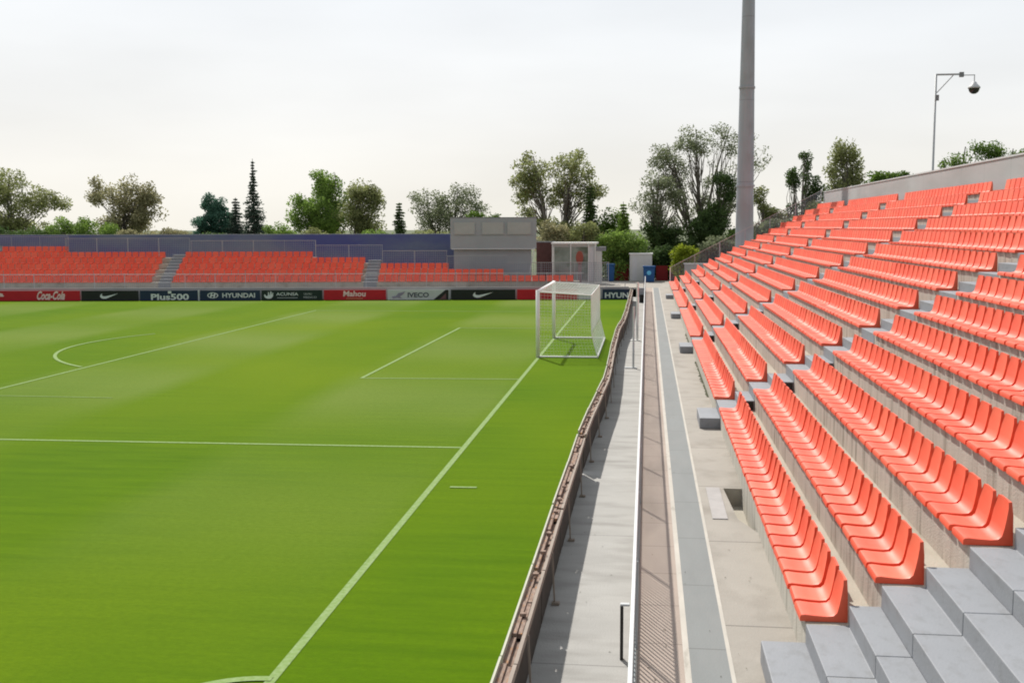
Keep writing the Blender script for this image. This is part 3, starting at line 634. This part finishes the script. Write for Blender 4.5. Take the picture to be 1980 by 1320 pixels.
for (x0, x1, z1, lb) in ((-2.4, -1.4, 1.85, 'red hoarding panel between the blue bin and the white kiosk'), (.72, 1.62, 1.75, 'dark red hoarding just right of the blue bin with emblem'), (1.9, 4.6, 1.95, 'dark red hoarding at the far corner of the grandstand')):
    hb_ = empty('hoarding', (x0, 87, ZP), lb, 'hoarding', 'red hoardings at the far end')
    MB().box(x0, x1, 87, 87.05, ZP+.02, z1).build('panel', MT['redf'], hb_)
    for x in (x0+.02, x1-.08): MB().box(x, x+.06, 87.055, 87.12, ZP, z1+.05).build('post', MT['dark'], hb_)
gw = empty('garden_wall', (4, 84, 0), 'low pale grey wall past the end of the grandstand', 'wall')
MB().box(2.75, 6.6, 83, 83.25, 0, 2.0).build('wall', MT['wallg'], gw); MB().box(2.7, 6.65, 82.96, 83.29, 2.003, 2.08).build('coping', MT['capw'], gw)

# side railing at the far end of the stand (follows the slope)
sr = empty('side_railing', (2, YEND, ZP), 'sloping blue grey mesh railing up the far end of the grandstand', 'railing')
slope = (rz(12)-rz(0))/(rx(12)-rx(0)); yb_ = YEND+.06
def zs(x): return rz(0)+slope*(x-1.6)
MB().bar((1.6, yb_, zs(1.6)+1.0), (11.6, yb_, zs(11.6)+1.0), .035, .035).build('top_rail', MT['galv'], sr)
g_ = MB(); x = 1.65
while x < 11.5: g_.box(x, x+.022, yb_-.004, yb_+.004, zs(x)-.25, zs(x)+.97); x += .1
g_.build('bar_panel', mat('blue_grey_mesh', (.25, .29, .37), .6, .1), sr)
for i in range(7): x = 1.6+i*1.66; MB().box(x-.03, x+.03, yb_+.03, yb_+.09, zs(x)-.4, zs(x)+1.02).build('post', MT['white' if i == 0 else 'galv'], sr)

# ---------------------------------------------------------------- floodlight mast, camera pole
fm = empty('floodlight_mast', (6.75, 79.5, 0), 'tall tapering grey steel floodlight mast at the end of the grandstand', 'mast')
m_ = MB(); m_.tube((6.75,79.5,0), (6.75,79.5,11), .66, 16, .55, cap=False); m_.tube((6.75,79.5,11), (6.75,79.5,21), .55, 16, .42, cap=False); m_.tube((6.75,79.5,21), (6.75,79.5,34), .42, 16, .30)
m_.build('mast_shaft', MT['mast'], fm, smooth=True)
MB().box(6.32-.9, 6.32-.86+1.9, 79.3, 79.7, 34.02, 34.1).build('platform', MT['galv'], fm)
hd = MB()
for i in range(4):
    for j in range(3): hd.box(5.0+i*.95, 5.7+i*.95, 78.9, 79.25, 34.3+j*.9, 34.95+j*.9)
hd.build('floodlight_head', MT['dark'], fm)
for z in (7.5, 14.2): 
    MB().tube((6.75,79.5,z), (6.75,79.5,z+.14), .66 if z < 10 else .56, 16).build('flange', MT['mast'], fm)
PX, PY = 12.55, 51.7; k_s = PY/38
cp = empty('camera_pole', (PX, PY, 0), 'slim grey pole behind the grey wall carrying a dark dome camera', 'camera pole')
MB().tube((PX,PY,0), (PX,PY,11.4), .055, 10, .045).build('pole', MT['galv'], cp, smooth=True)
MB().bar((PX,PY,11.38), (PX+1.05,PY,11.38), .07, .07).build('arm', MT['galv'], cp); MB().bar((PX+.05,PY,10.6), (PX+.72,PY,11.34), .04, .04).build('brace', MT['galv'], cp)
MB().box(PX+.98, PX+1.16, PY-.06, PY+.06, 11.26, 11.47).build('junction_box', MT['boxt'], cp); MB().box(PX-.02, PX+.13, PY-.1, PY-.05, 10.25, 10.5).build('junction_box', MT['boxt'], cp)
MB().tube((PX+1.16,PY,11.34), (PX+1.62,PY,11.34), .02, 8).build('drop_arm', MT['galv'], cp); MB().tube((PX+1.62,PY,11.36), (PX+1.62,PY,10.98), .02, 8).build('drop_arm', MT['galv'], cp)
def lathe(prof, c, n=20):
    vs = [(c[0]+r_*math.cos(2*math.pi*i/n), c[1]+r_*math.sin(2*math.pi*i/n), c[2]+z_) for r_, z_ in prof for i in range(n)]
    return vs, [(a*n+i, a*n+(i+1) % n, (a+1)*n+(i+1) % n, (a+1)*n+i) for a in range(len(prof)-1) for i in range(n)]
MB().add(*lathe([(.03,.24),(.08,.22),(.14,.12),(.24,.02),(.27,-.04),(.25,-.06)], (PX+1.62,PY,10.82))).build('camera_housing', MT['capw'], cp, smooth=True)
MB().add(*lathe([(.235,-.05),(.22,-.14),(.17,-.23),(.09,-.285),(.001,-.30)], (PX+1.62,PY,10.82))).build('camera_dome', MT['lamp'], cp, smooth=True)

# ---------------------------------------------------------------- trees
def leaf_mesh(centers, name, m, parent, size, rs, off):
    n = len(centers); c = np.array(centers)-np.array(off)
    a = rs.normal(size=(n,3)); a /= np.linalg.norm(a, axis=1, keepdims=True)
    b = rs.normal(size=(n,3)); b -= (a*b).sum(1, keepdims=True)*a; b /= np.linalg.norm(b, axis=1, keepdims=True)
    s = size*rs.uniform(.6, 1.35, size=(n,1)); a *= s*.9; b *= s*.5
    s *= .86; a *= .86; b *= .86
    V = np.stack([c-a, c-b*1.0, c+a, c+b*1.0], 1).reshape(-1,3)
    me = bpy.data.meshes.new(name); me.from_pydata(V.tolist(), [], [(4*i,4*i+1,4*i+2,4*i+3) for i in range(n)]); me.materials.append(m)
    o = bpy.data.objects.new(name, me); C.objects.link(o); o.parent = parent; return o
def limb(mb, p, q, r0, r1, rs, n=4, sag=.12):
    p = Vector(p); q = Vector(q); L_ = (q-p).length; prev = p; pr_ = r0
    offv = Vector(rs.normal(size=3))*L_*sag*.5; offv.z = abs(offv.z)*.6
    for i in range(1, n+1):
        t = i/n; c = p.lerp(q, t)+offv*math.sin(t*math.pi); r = r0+(r1-r0)*t
        mb.tube(prev, c, pr_, 6, r, cap=False); prev = c; pr_ = r
def tree(name, label, cat, x, y, leaf, ells, seed, trunk=.22, base=0., cl=(.55,.95), per=55, size=.13, droop=0., stems=1, inner=.0, group='trees behind the ground'):
    """ells: list of (dx, zc, rx, rz, n_clumps) crown masses"""
    rs = np.random.RandomState(seed); root = empty(name, (x, y, base), label, cat, group)
    zt = max(e[1]+e[3]*.6 for e in ells); tb = MB(); tops = []
    for k in range(stems):
        lean = (k-(stems-1)/2)*.9 + rs.normal()*.25
        e0 = ells[k % len(ells)]
        top = (x+(e0[0] if stems > 1 or len(ells) == 1 else 0)+lean*.15, y+rs.normal()*.4, (e0[1]+e0[3]*.75) if stems > 1 else zt)
        limb(tb, (x+lean*.25, y, base-.2), top, trunk*.8, .025, rs, 6, .07); tops.append((Vector((x+lean*.25, y, base)), Vector(top)))
    pts = []
    for (dx, zc, ex, ez, n) in ells:
        for i in range(n):
            d = rs.normal(size=3); d /= np.linalg.norm(d); q = rs.uniform(inner, 1)**.45
            c = np.array([x+dx, y, zc])+d*np.array([ex, ex*.8, ez])*q*.9
            a, t_ = min(tops, key=lambda q: abs(q[1].x-c[0])+rs.uniform(0,.5)); f_ = np.clip((c[2]-base)/(t_.z-base)*rs.uniform(.45,.8), .12, .95)
            st_ = a.lerp(t_, float(f_)); limb(tb, st_, c, trunk*(1-f_)*.28+.012, .008, rs, 3, .15)
            r_ = rs.uniform(*cl); k = int(per*2.6*(r_/cl[1])**2*rs.uniform(.5,1.4))
            o_ = rs.normal(size=(k,3)); o_ = o_/np.linalg.norm(o_, axis=1, keepdims=True)*(rs.uniform(0, 1, size=(k,1))**.45)*np.array([r_*1.0, r_*1.0, r_*(.85+droop*.8)]); o_[:,2] -= droop*r_*rs.uniform(.2,1.2,size=k)
            pts.append(c+o_)
    tb.build('trunk', MT['bark'], root)
    leaf_mesh(np.concatenate(pts), 'crown', leaf, root, size, rs, root.location)
    return root
TR = 'tree'
tree('loose_tree', 'open crowned olive green tree at the far left edge', TR, -60, 100, LF['olive'], [(-1,8.6,3.6,2.2,34),(2.0,7.0,2.6,1.8,20),(-3.2,6.8,2.5,2,16),(4.4,7.2,1.1,1.0,6),(0,5.2,3.6,1,26)], 1, per=75, size=.15)
tree('loose_tree', 'round dry looking olive tree second from the left', TR, -47.9, 98, LF['brownish'], [(-2.5,8.2,1.5,1.3,10),(.6,7.4,3.0,2.1,40),(2.2,6.4,1.9,1.7,14),(.4,5.2,3.3,1.3,34)], 2, per=75, size=.15)
tree('cedar_tree', 'dark blue green dome shaped conifer left of the spire', TR, -38.4, 96, LF['bluegreen'], [(0,6.6,1.0,1.1,22),(0,5.2,2.1,1.5,60),(0,4,2.3,1.2,40)], 3, per=90, size=.12, cl=(.4,.6), inner=.2)
rs = np.random.RandomState(9)
def conifer(label, x, y, H_, w, leaf, seed, name='spruce_tree', shape_pow=1.0, base=0., sparse=1.0, size=.11):
    rs = np.random.RandomState(seed); root = empty(name, (x, y, base), label, 'tree', 'trees behind the ground')
    tb = MB(); tb.tube((x,y,base), (x,y,H_), .16, 8, .02); pts = []
    z = base+1.0
    while z < H_-.1:
        f_ = (H_-z)/(H_-base); r_ = w*f_**shape_pow*rs.uniform(.75,1.25)+.06; nb = int(7*sparse)+2
        for i in range(nb):
            a = rs.uniform(0, 6.283); L_ = r_*rs.uniform(.6,1.1); tip = np.array([x+L_*math.cos(a), y+L_*math.sin(a), z-L_*.18])
            tb.tube((x,y,z), tip, .02, 4, .006, cap=False)
            k = int(40*L_*sparse)+8; t = rs.uniform(.15,1.05,size=(k,1)); p = np.array([[x,y,z]])*(1-t)+tip*t+rs.normal(size=(k,3))*np.array([.12,.12,.07])*min(1., .25+f_*1.6); pts.append(p)
        z += .24
    tb.build('trunk', MT['bark'], root); leaf_mesh(np.concatenate(pts), 'crown', leaf, root, size, rs, root.location); return root
conifer('tall narrow dark spire shaped spruce, pointed above all trees left', -34.0, 94, 10.7, 2.7, LF['darkc'], 4, shape_pow=1.5)
conifer('short dark conifer leaning on the left of the tall spire', -36.0, 95, 7.4, 1.9, LF['darkc'], 5, shape_pow=.8)
tree('poplar_tree', 'low light olive tree at the left foot of the twin peaked trees', TR, -29.9, 97.5, LF['green'], [(-.9,6.1,1.4,1.8,28),(.8,5.7,1.6,1.9,32)], 6, per=75, size=.14)
tree('poplar_tree', 'tallest green tree of the group left of centre, with high peak', TR, -28.4, 100, LF['green'], [(-1.1,9.0,1.3,1.2,14),(-.3,7.6,1.7,1.5,22),(0,5.8,2.6,1.9,44)], 7, per=75, size=.14)
tree('poplar_tree', 'rounded lighter tree right of the high peaked one', TR, -25.2, 97, LF['olive'], [(0,7.6,1.9,1.1,26),(.9,6.5,1.2,1.4,14),(-.8,5.6,1.4,1.7,22),(.6,5.0,1.3,1.2,16)], 8, per=65, size=.14)
conifer('small dark pointed cypress left of the airy pale tree', -21.3, 95, 6.9, .62, LF['dark'], 10, name='cypress_tree', shape_pow=.35, sparse=1.3)
tree('airy_tree', 'airy thin leaved pale tree left of the grey control building', TR, -18.9, 104, LF['pale'], [(-1.8,7.0,2.2,1.4,20),(1.2,7.2,2.6,1.7,30),(3,6.4,1.7,1.5,10),(-.4,5.4,3.7,1.4,40)], 11, per=52, size=.13, cl=(.5,.9), stems=2)
tree('large_tree', 'large full crowned olive tree right above the grey control building', TR, -7.7, 96, LF['olive'], [(-2.0,9.6,2.0,1.6,26),(1.5,9.5,2.2,1.7,28),(-2.6,7.6,1.9,1.6,18),(2.4,7.6,1.7,1.7,15),(0,7.6,2.0,1.6,16),(-2.0,5.2,1.6,1.3,14),(.8,4.6,3.0,1.6,24)], 12, per=62, size=.14, cl=(.5,.85), stems=2, trunk=.28)
conifer('dark green cypress in front of the large olive tree', -4.75, 94, 8.2, .85, LF['dark'], 13, name='cypress_tree', shape_pow=.4, sparse=1.4)
conifer('small bright edged cypress right of the large olive tree', -1.95, 92, 6.8, .9, LF['green'], 14, name='cypress_tree', shape_pow=.5, sparse=1.3)
tree('round_tree', 'bright green round tree between the cypress and white kiosk', TR, -2.9, 95, LF['bright'], [(0,4.8,1.6,1.1,24),(-.6,3.4,1.6,1.0,14)], 15, per=80, size=.14)
tree('birch_tree', 'airy grey green tree on the left of the tall bare limbed tree', TR, 1.0, 93, LF['pale'], [(0,8.2,1.5,1.3,22),(-.7,6.6,1.6,1.2,20),(1.1,6.8,1.3,1.2,15),(0,5.2,1.8,1.1,22)], 16, per=46, size=.12, cl=(.45,.8), stems=2)
tree('tall_airy_tree', 'tall sparse tree with visible forked limbs beside the floodlight mast', TR, 5.0, 98, LF['pale'], [(-3.2,10.6,1.8,1.7,32),(-.9,11.9,1.9,1.4,28),(1.9,12.1,1.9,1.6,15),(4.0,11.0,1.3,2.0,9),(-2.6,8.6,1.7,1.6,20),(1.4,8.9,2.2,1.8,14),(.4,6.4,3.2,1.5,26)], 17, per=52, size=.12, cl=(.45,.85), stems=4, trunk=.26)
tree('ivy_tree', 'dark leafy tree immediately left of the floodlight mast', TR, 6.0, 95, LF['dark'], [(.4,7.8,.9,1.6,15),(-.3,5.2,1.4,1.6,22)], 18, per=70, size=.13, cl=(.4,.7))
tree('slender_tree', 'slender pale tree just right of the floodlight mast', TR, 9.3, 92, LF['olive'], [(-.3,6.9,.6,.9,10),(.5,5.8,1.2,1.2,20),(2.0,5.2,1.3,.9,14)], 19, per=50, size=.12, cl=(.35,.6))
tree('twisted_tree', 'twisted dark tree with bare top limbs at the end of the grey wall', TR, 12.2, 90, LF['dark'], [(-1.0,8.3,.5,1.1,12),(.3,8.8,.6,1.3,9),(-.2,10.2,.45,.25,4),(.9,7.6,.7,1.1,10),(0,6.4,1.2,.9,10)], 20, per=60, size=.12, cl=(.3,.55), droop=.3, stems=3, trunk=.2)
tree('willow_tree', 'drooping dark tree behind the far end of the grey wall', TR, 15.5, 92, LF['olive'], [(0,10.6,1.1,1.0,16),(-.6,9.0,1.0,1.3,13),(.9,8.8,.8,1.4,11),(0,7.4,1.5,1.2,20)], 21, per=70, size=.13, cl=(.4,.65), droop=.7)
tree('round_bush', 'dense bright green rounded bush top above the grey wall', 'bush', 15.4, 75, LF['bright'], [(-.4,7.3,1.5,.9,40),(.9,7.6,1.0,.8,26),(0,6.2,1.6,1.0,30)], 22, per=90, size=.11, cl=(.35,.55))
tree('garden_tree', 'light green tree showing over the wall right of the camera pole', TR, 18.8, 70, LF['bright'], [(-.2,8.6,.8,.7,9),(-1.1,8.3,.4,.5,4),(.9,9.2,.45,.45,4),(.4,7.4,1.4,.9,12)], 23, per=45, size=.10, cl=(.35,.6))
tree('garden_tree', 'light green tree at the right edge above the grey wall', TR, 21.4, 70, LF['bright'], [(-.9,9.0,1.0,.5,13),(.8,8.8,1.0,.6,14),(0,8.0,1.6,.8,16)], 24, per=60, size=.10, cl=(.35,.6))
BL = [(-55.1,92.0,5.3,3.3,'dark','dark hedge bush under the far left tree, above the windscreen fence'),(-49.6,93,6.1,3.4,'green','wide olive green bush between the two leftmost trees'),(-43.2,92,5.0,2.5,'brownish','low brownish bush right of the dry olive tree'),
 (-40.3,92,5.1,1.4,'brownish','little brownish bush left of the dome shaped conifer'),(-31.1,91,5.4,1.5,'green','low green bush right of the tall spire'),(-22.7,92,4.9,1.7,'green','low bush at the foot of the small cypress'),
 (-14.4,100,6.5,2.0,'bright','light green bush behind the left roof edge of the control building'),(-7.4,89,5.5,1.3,'brownish','dense brownish green bush right of the control building'),(-4.9,89,5.3,1.3,'olive','olive bush above the glass cabin roof'),
 (-2.1,88,4.7,2.0,'green','mid green bush left of the white kiosk'),(1.6,92,5.4,2.3,'dark','darkest bush mass above the white kiosk'),(5.4,94,6.1,2.3,'dark','dark green bush left of the mast foot'),
 (2.9,86,3.5,.8,'yellow','small bright yellow green bush past the end of the grandstand'),(5.6,88,4.3,1.6,'pale','grey green bush between the yellow bush and the mast'),(10.2,87,5.9,2.4,'pale','pale green bush right of the mast foot'),(1.5,88.5,3.5,1.2,'dark','low dark bush behind the red hoardings'),
 (12.9,88,7.2,1.0,'olive','olive bush at the end of the grey wall'),(-66,93,5.2,4,'dark','dark hedge bush beyond the left edge of the picture'), (-26.8,90,4.9,2.2,'olive','olive bush below the twin peaked trees'),(-36.6,91,4.7,2.4,'dark','dark low bush beneath the dome conifer'), (-17.5,90,4.9,2.4,'olive','olive bush below the airy pale tree'), (8.2,92,5.2,1.8,'green','green bush directly behind the mast foot')]
for i, (x, y, t_, r_, lf, lb) in enumerate(BL):
    tree('bush', lb, 'bush', x, y, LF[lf], [(-.35*r_, t_-.3-.28*t_, r_*.75, t_*.28, int(13*r_)+10), (.35*r_, t_-.3-.30*t_, r_*.75, t_*.28, int(13*r_)+10), (0, t_*.35, r_, t_*.3, int(10*r_)+6)], 50+i, trunk=.1, per=80, size=.13, cl=(.4,.7), inner=.2, group='bushes behind the ground')
